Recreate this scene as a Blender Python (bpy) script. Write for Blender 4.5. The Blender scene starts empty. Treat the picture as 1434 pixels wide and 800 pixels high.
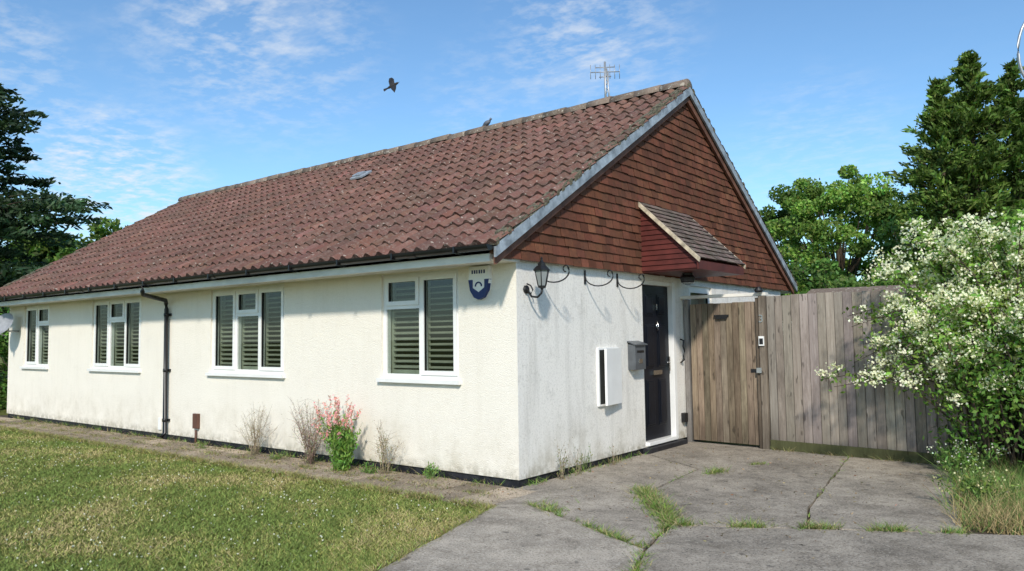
import bpy, math, random
import numpy as np
from mathutils import Vector, Matrix
random.seed(7); rng=np.random.default_rng(7)
S=bpy.context.scene
S.view_settings.view_transform='Standard'; S.view_settings.look='None'; S.view_settings.exposure=0
# ------------------------------------------------------------------ materials
def nt_new(name):
    m=bpy.data.materials.new(name); m.use_nodes=True
    nt=m.node_tree; b=nt.nodes['Principled BSDF']; return m,nt,b
def N(nt,t,**k):
    n=nt.nodes.new(t)
    for a,v in k.items():
        if a in n.inputs: n.inputs[a].default_value=v
        else: setattr(n,a,v)
    return n
def coords(nt,scale=(1,1,1)):
    tc=N(nt,'ShaderNodeNewGeometry'); mp=N(nt,'ShaderNodeMapping'); mp.inputs['Scale'].default_value=scale
    nt.links.new(tc.outputs['Position'],mp.inputs['Vector']); return mp.outputs[0]
def noise(nt,vec,scale,detail=4,rough=.6,lo=.35,hi=.65):
    n=N(nt,'ShaderNodeTexNoise'); n.inputs['Scale'].default_value=scale; n.inputs['Detail'].default_value=min(detail,5); n.inputs['Roughness'].default_value=rough
    nt.links.new(vec,n.inputs['Vector'])
    r=N(nt,'ShaderNodeMapRange'); r.inputs['From Min'].default_value=lo; r.inputs['From Max'].default_value=hi
    nt.links.new(n.outputs['Fac'],r.inputs['Value']); return r.outputs[0]
def mix(nt,fac,a,b,mode='MIX'):
    m=N(nt,'ShaderNodeMix',data_type='RGBA',blend_type=mode); 
    def s(i,v):
        if isinstance(v,bpy.types.NodeSocket): nt.links.new(v,m.inputs[i])
        elif isinstance(v,(int,float)): m.inputs[i].default_value=v
        else: m.inputs[i].default_value=(*v,1) if len(v)==3 else v
    s(0,fac); s(6,a); s(7,b); return m.outputs[2]
def mul(nt,a,b,op='MULTIPLY'):
    m=N(nt,'ShaderNodeMath',operation=op)
    for i,v in enumerate((a,b)):
        if isinstance(v,bpy.types.NodeSocket): nt.links.new(v,m.inputs[i])
        else: m.inputs[i].default_value=v
    return m.outputs[0]
def bump(nt,b,h,strength=.4,dist=.01):
    n=N(nt,'ShaderNodeBump'); n.inputs['Strength'].default_value=strength; n.inputs['Distance'].default_value=dist
    nt.links.new(h,n.inputs['Height']); nt.links.new(n.outputs[0],b.inputs['Normal'])
def simple(name,col,rough=.5,var=.15,scale=8,bs=0.15,metal=0,stretch=(1,1,1),attr=False,spec=.4,dist=.004):
    m,nt,b=nt_new(name); v=coords(nt,stretch)
    f=noise(nt,v,scale); dark=tuple(c*(1-var*2) for c in col); light=tuple(min(1,c*(1+var)) for c in col)
    c=mix(nt,f,dark,light)
    if attr:
        a=N(nt,'ShaderNodeAttribute',attribute_name='Col'); c=mix(nt,1.0,c,a.outputs['Color'],'MULTIPLY')
    nt.links.new(c,b.inputs['Base Color']); b.inputs['Roughness'].default_value=rough; b.inputs['Metallic'].default_value=metal
    b.inputs['Specular IOR Level'].default_value=spec
    if bs: bump(nt,b,noise(nt,v,scale*6,3,.6,.2,.8),bs,dist)
    return m
def m_render(name,base,dirt,amt,streak):
    m,nt,b=nt_new(name); v=coords(nt); vs=coords(nt,(1,1,.12))
    c=mix(nt,mul(nt,noise(nt,v,1.1,5,.65,.4,.75),.4),base,tuple(x*.88 for x in base))
    c=mix(nt,mul(nt,noise(nt,vs,5,5,.7,.50,.78),streak),c,dirt)
    c=mix(nt,mul(nt,noise(nt,v,38,5,.8,.50,.70),amt*.8),c,dirt)
    c=mix(nt,mul(nt,noise(nt,v,3,5,.8,.54,.72),amt*.6),c,dirt)
    g=N(nt,'ShaderNodeNewGeometry'); sx=N(nt,'ShaderNodeSeparateXYZ'); nt.links.new(g.outputs['Position'],sx.inputs[0])
    r=N(nt,'ShaderNodeMapRange'); r.inputs['From Min'].default_value=.75; r.inputs['From Max'].default_value=.08; nt.links.new(sx.outputs['Z'],r.inputs['Value'])
    c=mix(nt,mul(nt,mul(nt,r.outputs[0],noise(nt,v,3,5,.75,.38,.65)),.40),c,(.40,.34,.22))
    r2=N(nt,'ShaderNodeMapRange'); r2.inputs['From Min'].default_value=.22; r2.inputs['From Max'].default_value=.09; nt.links.new(sx.outputs['Z'],r2.inputs['Value'])
    c=mix(nt,mul(nt,mul(nt,r2.outputs[0],noise(nt,v,9,5,.7,.4,.6)),.6),c,(.20,.17,.10))
    nt.links.new(c,b.inputs['Base Color']); b.inputs['Roughness'].default_value=.9; b.inputs['Specular IOR Level'].default_value=.2
    h=mul(nt,noise(nt,v,85,3,.6,.3,.7),mul(nt,noise(nt,v,26,3,.6,.1,.9),.7),'ADD')
    bump(nt,b,h,.6,.007); return m
def m_tile(name,base,lich,lamt,moss,mamt,spots=.67):
    m,nt,b=nt_new(name); v=coords(nt)
    a=N(nt,'ShaderNodeAttribute',attribute_name='Col')
    c=mix(nt,1.0,base,a.outputs['Color'],'MULTIPLY')
    c=mix(nt,mul(nt,noise(nt,v,1.6,5,.75,.4,.7),mamt),c,moss)
    c=mix(nt,mul(nt,noise(nt,v,18,5,.8,.50,.74),lamt),c,lich)
    c=mix(nt,mul(nt,noise(nt,v,17,2,.5,spots,spots+.03),.8),c,tuple(min(1,x*1.3) for x in lich))
    nt.links.new(c,b.inputs['Base Color']); b.inputs['Roughness'].default_value=.9; b.inputs['Specular IOR Level'].default_value=.15
    bump(nt,b,noise(nt,v,90,3,.6,.2,.8),.4,.004); return m
def m_leaf(name,trans=.3):
    m,nt,b=nt_new(name); a=N(nt,'ShaderNodeAttribute',attribute_name='Col')
    nt.links.new(a.outputs['Color'],b.inputs['Base Color']); b.inputs['Roughness'].default_value=.6; b.inputs['Specular IOR Level'].default_value=.2
    if trans:
        t=N(nt,'ShaderNodeBsdfTranslucent'); c2=mix(nt,1.0,a.outputs['Color'],(1.3,1.5,.7),'MULTIPLY'); nt.links.new(c2,t.inputs['Color'])
        mx=N(nt,'ShaderNodeMixShader'); mx.inputs[0].default_value=trans; nt.links.new(b.outputs[0],mx.inputs[1]); nt.links.new(t.outputs[0],mx.inputs[2])
        nt.links.new(mx.outputs[0],nt.nodes['Material Output'].inputs[0])
    return m
def m_wood(name,ca,cb,cc,attr=True):
    m,nt,b=nt_new(name); v=coords(nt,(1,1,.05)); v2=coords(nt,(1,1,.25))
    a=N(nt,'ShaderNodeAttribute',attribute_name='Col')
    ad=N(nt,'ShaderNodeVectorMath',operation='MULTIPLY_ADD'); nt.links.new(a.outputs['Color'],ad.inputs[0]); ad.inputs[1].default_value=(37,11,23); nt.links.new(v,ad.inputs[2])
    ad2=N(nt,'ShaderNodeVectorMath',operation='MULTIPLY_ADD'); nt.links.new(a.outputs['Color'],ad2.inputs[0]); ad2.inputs[1].default_value=(37,11,23); nt.links.new(v2,ad2.inputs[2])
    c=mix(nt,noise(nt,ad.outputs[0],40,5,.75,.32,.68),ca,cb)
    c=mix(nt,mul(nt,noise(nt,ad2.outputs[0],4.5,5,.75,.45,.65),.75),c,cc)
    c=mix(nt,mul(nt,noise(nt,ad2.outputs[0],16,2,.5,.66,.70),.7),c,tuple(x*.45 for x in cc))
    g=N(nt,'ShaderNodeNewGeometry'); sx=N(nt,'ShaderNodeSeparateXYZ'); nt.links.new(g.outputs['Position'],sx.inputs[0])
    r=N(nt,'ShaderNodeMapRange'); r.inputs['From Min'].default_value=.55; r.inputs['From Max'].default_value=.1; nt.links.new(sx.outputs['Z'],r.inputs['Value'])
    c=mix(nt,mul(nt,r.outputs[0],.5),c,tuple(x*.6 for x in cc))
    c=mix(nt,1.0,c,a.outputs['Color'],'MULTIPLY')
    nt.links.new(c,b.inputs['Base Color']); b.inputs['Roughness'].default_value=.85; b.inputs['Specular IOR Level'].default_value=.2
    bump(nt,b,noise(nt,ad.outputs[0],60,4,.7,.2,.8),.6,.005); return m
def m_concrete(name,base):
    m,nt,b=nt_new(name); v=coords(nt)
    a=N(nt,'ShaderNodeAttribute',attribute_name='Col')
    c=mix(nt,noise(nt,v,1.3,5,.75,.34,.62),tuple(x*.56 for x in base),tuple(x*1.12 for x in base))
    c=mix(nt,mul(nt,noise(nt,v,4.5,5,.8,.50,.72),.65),c,(.13,.105,.075))
    c=mix(nt,mul(nt,noise(nt,v,60,3,.7,.52,.64),.7),c,(.07,.06,.05))
    c=mix(nt,mul(nt,noise(nt,v,48,3,.7,.56,.66),.65),c,(.58,.53,.45))
    c=mix(nt,mul(nt,noise(nt,v,7,1,.5,.72,.75),.5),c,(.05,.047,.042))
    c=mix(nt,1.0,c,a.outputs['Color'],'MULTIPLY')
    nt.links.new(c,b.inputs['Base Color']); b.inputs['Roughness'].default_value=.92; b.inputs['Specular IOR Level'].default_value=.2
    bump(nt,b,mul(nt,noise(nt,v,70,3,.7,.2,.8),noise(nt,v,6,4,.6,.2,.8),'ADD'),.7,.01); return m
def m_glass():
    m,nt,b=nt_new('window_glass'); out=nt.nodes['Material Output']
    t=N(nt,'ShaderNodeBsdfTransparent'); t.inputs[0].default_value=(.66,.72,.68,1)
    g=N(nt,'ShaderNodeBsdfGlossy'); g.inputs['Roughness'].default_value=.02
    mx=N(nt,'ShaderNodeMixShader'); mx.inputs[0].default_value=.10
    nt.links.new(t.outputs[0],mx.inputs[1]); nt.links.new(g.outputs[0],mx.inputs[2]); nt.links.new(mx.outputs[0],out.inputs[0]); return m
M={}
M['wall']=m_render('render_cream',(.88,.82,.715),(.47,.41,.30),.20,.12)
M['wallg']=m_render('render_gable',(.85,.815,.755),(.37,.345,.30),.62,.45)
M['plinth']=simple('black_bitumen',(.022,.022,.026),.6,.3,12)
M['upvc']=simple('white_upvc',(.84,.83,.80),.28,.03,3,0)
M['white']=simple('white_paint_weathered',(.80,.765,.69),.5,.10,6,.1,stretch=(.3,1,1))
M['pantile']=m_tile('roof_pantile',(.178,.087,.067),(.31,.265,.22),.6,(.095,.065,.052),.75,.68)
M['hung']=m_tile('hung_tile',(.165,.064,.037),(.060,.036,.027),.75,(.078,.036,.025),.8,.9)
M['cantile']=m_tile('canopy_tile',(.16,.115,.095),(.30,.28,.24),.6,(.08,.065,.055),.6,.7)
M['ridge']=m_tile('ridge_tile',(.20,.15,.12),(.33,.30,.25),.8,(.12,.10,.07),.8,.62)
M['mortar']=simple('mossy_mortar',(.20,.18,.12),.95,.35,25,.8,dist=.02)
M['lead']=simple('lead_flashing',(.34,.38,.42),.5,.22,6,.3,metal=.15)
M['barge']=simple('brown_barge',(.17,.075,.048),.7,.2,6,.1)
M['redclad']=simple('dark_red_cladding',(.100,.022,.017),.5,.15,5,.05)
M['cream']=simple('cream_barge',(.52,.44,.32),.6,.25,10,.1)
M['black']=simple('black_plastic',(.012,.012,.013),.3,.1,5,0)
M['iron']=simple('black_iron',(.015,.015,.016),.45,.2,30,.2)
M['door']=simple('black_door',(.009,.011,.017),.35,.1,5,.02,spec=.18)
M['chrome']=simple('satin_chrome',(.6,.6,.6),.25,.05,5,0,metal=1)
M['greybox']=simple('grey_metal_box',(.13,.14,.15),.4,.1,5,.05,metal=.3)
M['painted_shade']=simple('painted_shade_dark',(.02,.022,.02),.9,.2,2,0)  # near-black colour that stands in for shade in rooms, recesses and gaps
M['slat']=simple('shutter_slat',(.40,.40,.32),.5,.08,4,0)
M['glass']=m_glass()
M['fence']=m_wood('fence_wood',(.25,.21,.178),(.40,.35,.305),(.165,.138,.116))
M['gate']=m_wood('gate_wood',(.16,.118,.085),(.34,.27,.20),(.085,.064,.047))
M['concrete']=m_concrete('concrete',(.44,.385,.315))
M['slab']=m_concrete('path_slab',(.39,.32,.24))
M['leaf']=m_leaf('leaf',.28); M['petal']=m_leaf('petal',.3); M['blade']=m_leaf('grass_blade',0)
M['bark']=simple('bark',(.10,.075,.05),.9,.3,20,.8,dist=.02,stretch=(1,1,.2))
M['soil']=simple('soil',(.13,.10,.066),.95,.35,20,.7,dist=.02)
M['blue']=simple('alarm_blue',(.015,.03,.13),.4,.05,5,0)
M['galv']=simple('galvanised_steel',(.42,.43,.44),.45,.1,10,.05,metal=.6)
M['brown']=simple('brown_vent',(.13,.06,.04),.5,.1,8,0)
M['dish']=simple('dish_grey',(.30,.31,.33),.5,.1,8,0)
M['feather']=simple('dark_feather',(.02,.02,.023),.7,.2,20,0)
M['pigeon']=simple('pigeon_feather',(.13,.14,.17),.7,.2,20,0)
M['lampglass']=simple('lantern_glass',(.25,.27,.27),.08,.05,5,0,spec=.8)
m,nt,b=nt_new('lawn_grass'); v=coords(nt)
c=mix(nt,noise(nt,v,.9,5,.7,.35,.65),(.13,.165,.035),(.25,.24,.07))
c=mix(nt,mul(nt,noise(nt,v,3.5,5,.7,.5,.72),.7),c,(.32,.27,.12))
c=mix(nt,noise(nt,v,60,3,.6,.4,.7),c,(.08,.11,.022))
nt.links.new(c,b.inputs['Base Color']); b.inputs['Roughness'].default_value=.9; b.inputs['Specular IOR Level'].default_value=.1
bump(nt,b,noise(nt,v,70,4,.7,.2,.8),.9,.03); M['lawn']=m
# ------------------------------------------------------------------ mesh builder
def empty(name,loc=(0,0,0)):
    e=bpy.data.objects.new(name,None); e.location=loc; S.collection.objects.link(e); return e
class MB:
    def __init__(s,pm=None): s.v=[];s.f=[];s.m=[];s.c=[];s.mats=[];s.pm=pm;s.sm=[]
    def mi(s,k):
        if k not in s.mats: s.mats.append(k)
        return s.mats.index(k)
    def add(s,vs,fs,mat,col=(1,1,1),smooth=False):
        o=len(s.v)
        s.v+= [tuple(s.pm(*p)) if s.pm else tuple(p) for p in vs]
        for f in fs: s.f.append([o+i for i in f]); s.m.append(s.mi(mat)); s.c.append(col); s.sm.append(smooth)
    def box(s,x0,x1,y0,y1,z0,z1,mat,col=(1,1,1)):
        vs=[(x,y,z) for x in(x0,x1) for y in(y0,y1) for z in(z0,z1)]
        s.add(vs,[(0,1,3,2),(4,6,7,5),(0,4,5,1),(2,3,7,6),(0,2,6,4),(1,5,7,3)],mat,col)
    def obox(s,o,ax,ay,az,mat,col=(1,1,1)):
        o,ax,ay,az=map(Vector,(o,ax,ay,az))
        vs=[o+ax*i+ay*j+az*k for i in(0,1) for j in(0,1) for k in(0,1)]
        s.add(vs,[(0,1,3,2),(4,6,7,5),(0,4,5,1),(2,3,7,6),(0,2,6,4),(1,5,7,3)],mat,col)
    def prism(s,poly,off,mat,col=(1,1,1)):
        n=len(poly); off=Vector(off); vs=[Vector(p) for p in poly]+[Vector(p)+off for p in poly]
        fs=[tuple(range(n)),tuple(range(2*n-1,n-1,-1))]+[(i,(i+1)%n,n+(i+1)%n,n+i) for i in range(n)]
        s.add(vs,fs,mat,col)
    def tube(s,pts,r,mat,n=8,col=(1,1,1)):
        pts=[Vector(p) for p in pts]; k=len(pts); rs=r if isinstance(r,(list,tuple)) else [r]*k
        vs=[];fs=[]
        for i,p in enumerate(pts):
            t=(pts[min(i+1,k-1)]-pts[max(i-1,0)]).normalized()
            a=t.cross(Vector((0,0,1))); a=a.normalized() if a.length>.05 else t.cross(Vector((1,0,0))).normalized()
            bb=t.cross(a)
            for j in range(n):
                an=2*math.pi*j/n; vs.append(p+(a*math.cos(an)+bb*math.sin(an))*rs[i])
        for i in range(k-1):
            for j in range(n): fs.append((i*n+j,i*n+(j+1)%n,(i+1)*n+(j+1)%n,(i+1)*n+j))
        fs.append(tuple(range(n))); fs.append(tuple(range(k*n-1,(k-1)*n-1,-1)))
        s.add(vs,fs,mat,col,True)
    def lathe(s,c,prof,mat,n=12,smooth=True,axis=None):
        vs=[];fs=[]; c=Vector(c); Mx=axis or Matrix.Identity(3)
        for r,z in prof:
            for j in range(n):
                a=2*math.pi*j/n; vs.append(c+Mx@Vector((r*math.cos(a),r*math.sin(a),z)))
        for i in range(len(prof)-1):
            for j in range(n): fs.append((i*n+j,i*n+(j+1)%n,(i+1)*n+(j+1)%n,(i+1)*n+j))
        fs.append(tuple(range(n-1,-1,-1))); fs.append(tuple(range((len(prof)-1)*n,len(prof)*n)))
        s.add(vs,fs,mat,(1,1,1),smooth)
    def obj(s,name,parent=None,bevel=0):
        me=bpy.data.meshes.new(name); me.from_pydata(s.v,[],s.f)
        for k in s.mats: me.materials.append(M[k])
        me.polygons.foreach_set('material_index',s.m); me.polygons.foreach_set('use_smooth',s.sm)
        ca=me.color_attributes.new('Col','FLOAT_COLOR','CORNER'); arr=[]
        for f,c in zip(s.f,s.c): arr+= [*c,1.0]*len(f)
        ca.data.foreach_set('color',arr); me.update()
        import bmesh; bm=bmesh.new(); bm.from_mesh(me); bmesh.ops.recalc_face_normals(bm,faces=bm.faces); bm.to_mesh(me); bm.free()
        o=bpy.data.objects.new(name,me); S.collection.objects.link(o)
        if parent: o.parent=parent
        if bevel:
            bv=o.modifiers.new('bevel','BEVEL'); bv.width=bevel; bv.segments=2; bv.limit_method='ANGLE'
        return o
def np_mesh(name,v,k,cols,mat,parent=None,smooth=False):
    nf=len(v)//k; me=bpy.data.meshes.new(name)
    me.vertices.add(len(v)); me.vertices.foreach_set('co',np.asarray(v,dtype=np.float32).ravel())
    me.loops.add(len(v)); me.loops.foreach_set('vertex_index',np.arange(len(v),dtype=np.int32))
    me.polygons.add(nf); me.polygons.foreach_set('loop_start',np.arange(0,len(v),k,dtype=np.int32))
    me.update(calc_edges=True)
    ca=me.color_attributes.new('Col','FLOAT_COLOR','POINT')
    c4=np.ones((len(v),4),dtype=np.float32); c4[:,:3]=np.repeat(cols,k,axis=0); ca.data.foreach_set('color',c4.ravel())
    me.materials.append(M[mat]); me.validate()
    o=bpy.data.objects.new(name,me); S.collection.objects.link(o)
    if parent: o.parent=parent
    return o
def norm(a): return a/np.maximum(np.linalg.norm(a,axis=1,keepdims=True),1e-6)
def leaves(name,P,L,W,cols,mat='leaf',parent=None,D=None,rand=1.0):
    n=len(P); r=norm(rng.normal(size=(n,3)))
    d=r if D is None else norm(D+r*rand)
    s=norm(np.cross(d,norm(rng.normal(size=(n,3)))))
    L=np.asarray(L).reshape(-1,1)*np.ones((n,1)); W=np.asarray(W).reshape(-1,1)*np.ones((n,1))
    v=np.empty((n,4,3)); v[:,0]=P-d*L*.5; v[:,1]=P+s*W*.5; v[:,2]=P+d*L*.5; v[:,3]=P-s*W*.5
    return np_mesh(name,v.reshape(-1,3),4,cols,mat,parent)
def vary(base,n,v=.25,h=.12):
    b=np.array(base)*np.exp(rng.normal(0,v,(n,1))); return np.clip(b*(1+rng.normal(0,h,(n,3))),.002,.95)
# ------------------------------------------------------------------ HOUSE
house=empty('bungalow_house')
XE=-13.9; YB=8.35; ZW=2.44
YR=4.16; ZR=5.33; YE=-.54; ZE=2.53; YE2=2*YR-YE; SL=(ZR-ZE)/(YR-YE)
wins=[(-2.10,-.83,1.11,2.37,'A'),(-5.93,-4.07,1.11,2.37,'B'),(-9.94,-8.10,1.11,2.37,'B'),(-13.08,-11.85,1.11,2.37,'C')]
def wallholes(mb,u0,u1,z0,z1,holes,mat,th=.25):
    us=sorted({u0,u1,*[h[0] for h in holes],*[h[1] for h in holes]}); zs=sorted({z0,z1,*[h[2] for h in holes],*[h[3] for h in holes]})
    for a,b_ in zip(us,us[1:]):
        for c_,d_ in zip(zs,zs[1:]):
            cu,cz=(a+b_)/2,(c_+d_)/2
            if any(h[0]<cu<h[1] and h[2]<cz<h[3] for h in holes): continue
            mb.add([(a,0,c_),(b_,0,c_),(b_,0,d_),(a,0,d_)],[(0,1,2,3)],mat)
    for h in holes:
        a,b_,c_,d_=h[:4]
        mb.add([(a,0,c_),(a,th,c_),(a,th,d_),(a,0,d_)],[(0,1,2,3)],mat); mb.add([(b_,0,c_),(b_,th,c_),(b_,th,d_),(b_,0,d_)],[(0,1,2,3)],mat)
        mb.add([(a,0,d_),(b_,0,d_),(b_,th,d_),(a,th,d_)],[(0,1,2,3)],mat); mb.add([(a,0,c_),(b_,0,c_),(b_,th,c_),(a,th,c_)],[(0,1,2,3)],mat)
mb=MB(); wallholes(mb,XE,0,.09,ZW,wins,'wall')
mb.add([(XE,0,.09),(XE,YB,.09),(XE,YB,ZW),(XE,0,ZW)],[(0,1,2,3)],'wall'); mb.add([(XE,YB,.09),(0,YB,.09),(0,YB,ZW),(XE,YB,ZW)],[(0,1,2,3)],'wall')
mb.obj('front_wall',house)
gmap=lambda u,d,z:(-d,u,z)
door=(2.78,3.78,.10,2.34); gw=(4.25,5.1,1.2,2.32)
mb=MB(gmap); wallholes(mb,0,YB,.09,ZW,[door,gw],'wallg'); mb.obj('gable_wall',house)
mb=MB(); mb.box(XE+.02,-.02,.02,YB-.02,-.1,.09,'plinth'); mb.box(-.3,-.02,2.8,3.76,.05,.098,'plinth'); mb.box(.0,.10,2.70,3.86,0,.085,'plinth'); mb.obj('plinth',house)
mb=MB()
for x in(-.01,XE+.01): mb.prism([(x,YE+.12,2.42),(x,YE2-.12,2.42),(x,YR,ZR-.10)],(-.05 if x>-1 else .05,0,0),'barge')
mb.obj('gable_backing',house)
def window(name,u0,u1,z0,z1,kind,pm=None):
    mb=MB(pm); f=.055; d0,d1=.035,.105
    mb.box(u0,u1,d0,d1,z1-f,z1,'upvc'); mb.box(u0,u1,d0,d1,z0,z0+f,'upvc'); mb.box(u0,u0+f,d0,d1,z0+f,z1-f,'upvc'); mb.box(u1-f,u1,d0,d1,z0+f,z1-f,'upvc')
    mb.box(u0-.04,u1+.04,-.055,.12,z0-.045,z0-.001,'upvc')
    W=u1-u0; ia,ib,za,zb=u0+f,u1-f,z0+f,z1-f; zt=z1-.40; mw=.025
    if kind=='A': cells=[(ia,u0+W*.5-mw,zt+mw,zb,1),(ia,u0+W*.5-mw,za,zt-mw,0),(u0+W*.5+mw,ib,za,zb,1)]; mull=[(u0+W*.5,za,zb)];tr=[(ia,u0+W*.5-mw)]
    elif kind=='B':
        a,b_=u0+W*.345,u0+W*.655; cells=[(ia,a-mw,za,zb,1),(a+mw,b_-mw,zt+mw,zb,1),(a+mw,b_-mw,za,zt-mw,0),(b_+mw,ib,za,zb,1)]; mull=[(a,za,zb),(b_,za,zb)];tr=[(a+mw,b_-mw)]
    elif kind=='C': cells=[(ia,u0+W*.5-mw,za,zb,1),(u0+W*.5+mw,ib,zt+mw,zb,1),(u0+W*.5+mw,ib,za,zt-mw,0)]; mull=[(u0+W*.5,za,zb)];tr=[(u0+W*.5+mw,ib)]
    else: cells=[(ia,ib,za,zb,1)];mull=[];tr=[]
    for m_ in mull: mb.box(m_[0]-mw,m_[0]+mw,d0+.002,d1,m_[1],m_[2],'upvc')
    for t in tr: mb.box(t[0],t[1],d0+.002,d1,zt-mw,zt+mw,'upvc')
    for a,b_,c_,d_,op in cells:
        if op:
            s=.05; A,B_,C_,D_=a-.006,b_+.006,c_-.006,d_+.006
            mb.box(A,B_,.018,.08,D_-s,D_,'upvc'); mb.box(A,B_,.018,.08,C_,C_+s,'upvc'); mb.box(A,A+s,.018,.08,C_+s,D_-s,'upvc'); mb.box(B_-s,B_,.018,.08,C_+s,D_-s,'upvc')
            for q in (A+s,B_-s-.006): mb.box(q,q+.006,.03,.06,C_+s,D_-s,'black')
            a,b_,c_,d_=A+s,B_-s,C_+s,D_-s
        mb.add([(a,.055,c_),(b_,.055,c_),(b_,.055,d_),(a,.055,d_)],[(0,1,2,3)],'glass')
    mb.obj(name,house)
    mb=MB(pm)
    nP=2 if W<1.4 else 3; pw=(W-.08)/nP
    if kind!='D':
      for i in range(nP):
        a=u0+.04+pw*i; b_=a+pw-.006
        mb.box(a,a+.05,.13,.155,z0+.02,z1-.02,'slat'); mb.box(b_-.05,b_,.13,.155,z0+.02,z1-.02,'slat')
        mb.box(a+.05,b_-.05,.13,.155,z0+.02,z0+.10,'slat'); mb.box(a+.05,b_-.05,.13,.155,z1-.10,z1-.02,'slat')
        z=z0+.12; tilt=random.choice((.022,.026,.018))
        while z<z1-.14:
            dz=tilt+random.uniform(-.003,.003)
            mb.obox((a+.05,.115,z),(b_-a-.10,0,0),(0,.055,dz),(0,-.004,.008),'slat'); z+=.068
    else:
        mb.box(u0+.05,u1-.05,.2,.21,z0,z1,'slat')
    mb.box(u0-.3,u1+.3,.9,.92,z0-.3,z1+.3,'painted_shade'); mb.obj(name+'_shutters',house)  # dark sheet paints the shade of the unlit room behind the glass
for i,w in enumerate(wins): window('window_%s'%'abcd'[i],*w)
window('side_window',*gw,'D',gmap)
mb=MB(gmap); u0,u1,z0,z1=door
mb.box(u0,u0+.07,.03,.12,z0,z1,'upvc'); mb.box(u1-.085,u1,.0-.004,.12,z0,z1,'upvc'); mb.box(u0+.07,u1-.085,.03,.12,z1-.06,z1,'upvc'); mb.box(u0+.07,u1-.085,-.03,.12,z0,z0+.05,'upvc')
a,b_,c_,d_=u0+.075,u1-.09,z0+.055,z1-.065
mb.box(a,b_,.07,.11,c_,d_,'door')
pw=(b_-a-.36)/2
for k in range(2):
    ua=a+.12+k*(pw+.12)
    for za,zb in((c_+.18,c_+.82),(c_+.98,c_+1.58),(c_+1.70,d_-.12)):
        mb.box(ua,ua+pw,.060,.070,za,zb,'door'); mb.box(ua+.03,ua+pw-.03,.048,.060,za+.03,zb-.03,'door')
mb.obj('front_door',house,.006)
mb=MB(gmap); uc=(a+b_)/2
mb.box(uc-.13,uc+.13,.040,.070,c_+.88,c_+.94,'chrome'); mb.tube([(uc,.04,c_+1.62),(uc-.03,.03,c_+1.56),(uc,.03,c_+1.50),(uc+.03,.03,c_+1.56),(uc,.04,c_+1.62)],.009,'chrome')
mb.box(uc-.02,uc+.02,.035,.07,c_+1.78,c_+1.86,'chrome'); mb.box(b_-.075,b_-.045,.03,.07,c_+.92,c_+1.12,'chrome'); mb.tube([(b_-.06,.03,c_+1.04),(b_-.16,.025,c_+1.04)],.01,'chrome')
mb.obj('door_furniture',house)
def pantile(name,flip):
    per=.205; ns=9; nx=int((abs(XE)+.45)/per); x0=.17; rows=17
    ln=math.hypot(YR-YE,ZR-ZE); ex=ln/rows
    cs,sn=(YR-YE)/ln,(ZR-ZE)/ln
    tilec=np.exp(rng.normal(0,.16,(rows,nx+1,1)))*(1+rng.normal(0,.035,(rows,nx+1,3)))
    jit=rng.normal(0,.005,(rows,nx+2)); hj=rng.normal(0,.0022,(rows,nx+2))
    V=[];F=[];CC=[];SM=[]
    for r in range(rows):
        base=len(V); pr=[(0,-.028),(0,.030),(ex*.5,.016),(ex+.015,0)]
        xs=[]
        for i in range(nx):
            for j in range(ns): xs.append((i,j/ns))
        xs.append((nx,0))
        for k,(du,dh) in enumerate([pr[0],pr[1],pr[1],pr[2],pr[3]]):
            for i,p in xs:
                h=.040*math.sin(math.pi*p/.58) if p<.58 else -.008*math.sin(math.pi*(p-.58)/.42)
                x=x0-(i+p)*per
                sag=.012*math.sin(x*1.1+r*.35)+.008*math.sin(x*2.7-r*.6) if 0<r<16 else 0
                u=r*ex+du+(jit[r,i] if k<3 else 0)+.006*math.sin(x*.9+r); hh=h+dh+hj[r,i]-.012+sag*.6
                y=YE+u*cs-hh*sn; z=ZE+u*sn+hh*cs
                if flip: y=2*YR-y
                V.append((x,y,z))
        n=len(xs)
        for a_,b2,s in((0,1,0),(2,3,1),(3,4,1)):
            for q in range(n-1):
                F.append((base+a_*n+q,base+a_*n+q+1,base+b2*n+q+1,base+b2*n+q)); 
                cc=tilec[r,xs[q][0]]*(.35 if a_==0 else 1); CC.append(cc); SM.append(bool(s))  # lip faces coloured darker to paint the shadow at each row edge
    me=bpy.data.meshes.new(name); me.from_pydata(V,[],F); me.materials.append(M['pantile']); me.polygons.foreach_set('use_smooth',SM)
    ca=me.color_attributes.new('Col','FLOAT_COLOR','CORNER'); c4=np.ones((len(F),4,4),dtype=np.float32); c4[:,:,:3]=np.array(CC)[:,None,:]; ca.data.foreach_set('color',c4.ravel())
    o=bpy.data.objects.new(name,me); S.collection.objects.link(o); o.parent=house
pantile('roof_front_slope',False); pantile('roof_rear_slope',True)
mb=MB()
for s in(1,-1):
    y=lambda q:q if s>0 else 2*YR-q
    mb.prism([(.10,y(YE+.04),ZE-.05),(.10,y(YR),ZR-.05),(.10,y(YR),ZR-.09),(.10,y(YE+.04),ZE-.09)],(XE-.30,0,0),'barge')
    mb.box(XE-.05,.045,min(y(-.50),y(-.475)),max(y(-.50),y(-.475)),2.36,2.52,'white')
    mb.box(XE-.05,.043,min(y(-.475),y(.0)),max(y(-.475),y(.0)),2.385,2.40,'white')
    mb.box(.02,.043,min(y(-.475),y(-.001)),max(y(-.475),y(-.001)),2.401,2.44,'white')
mb.obj('fascia_soffit',house)
mb=MB(); x=.14
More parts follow.
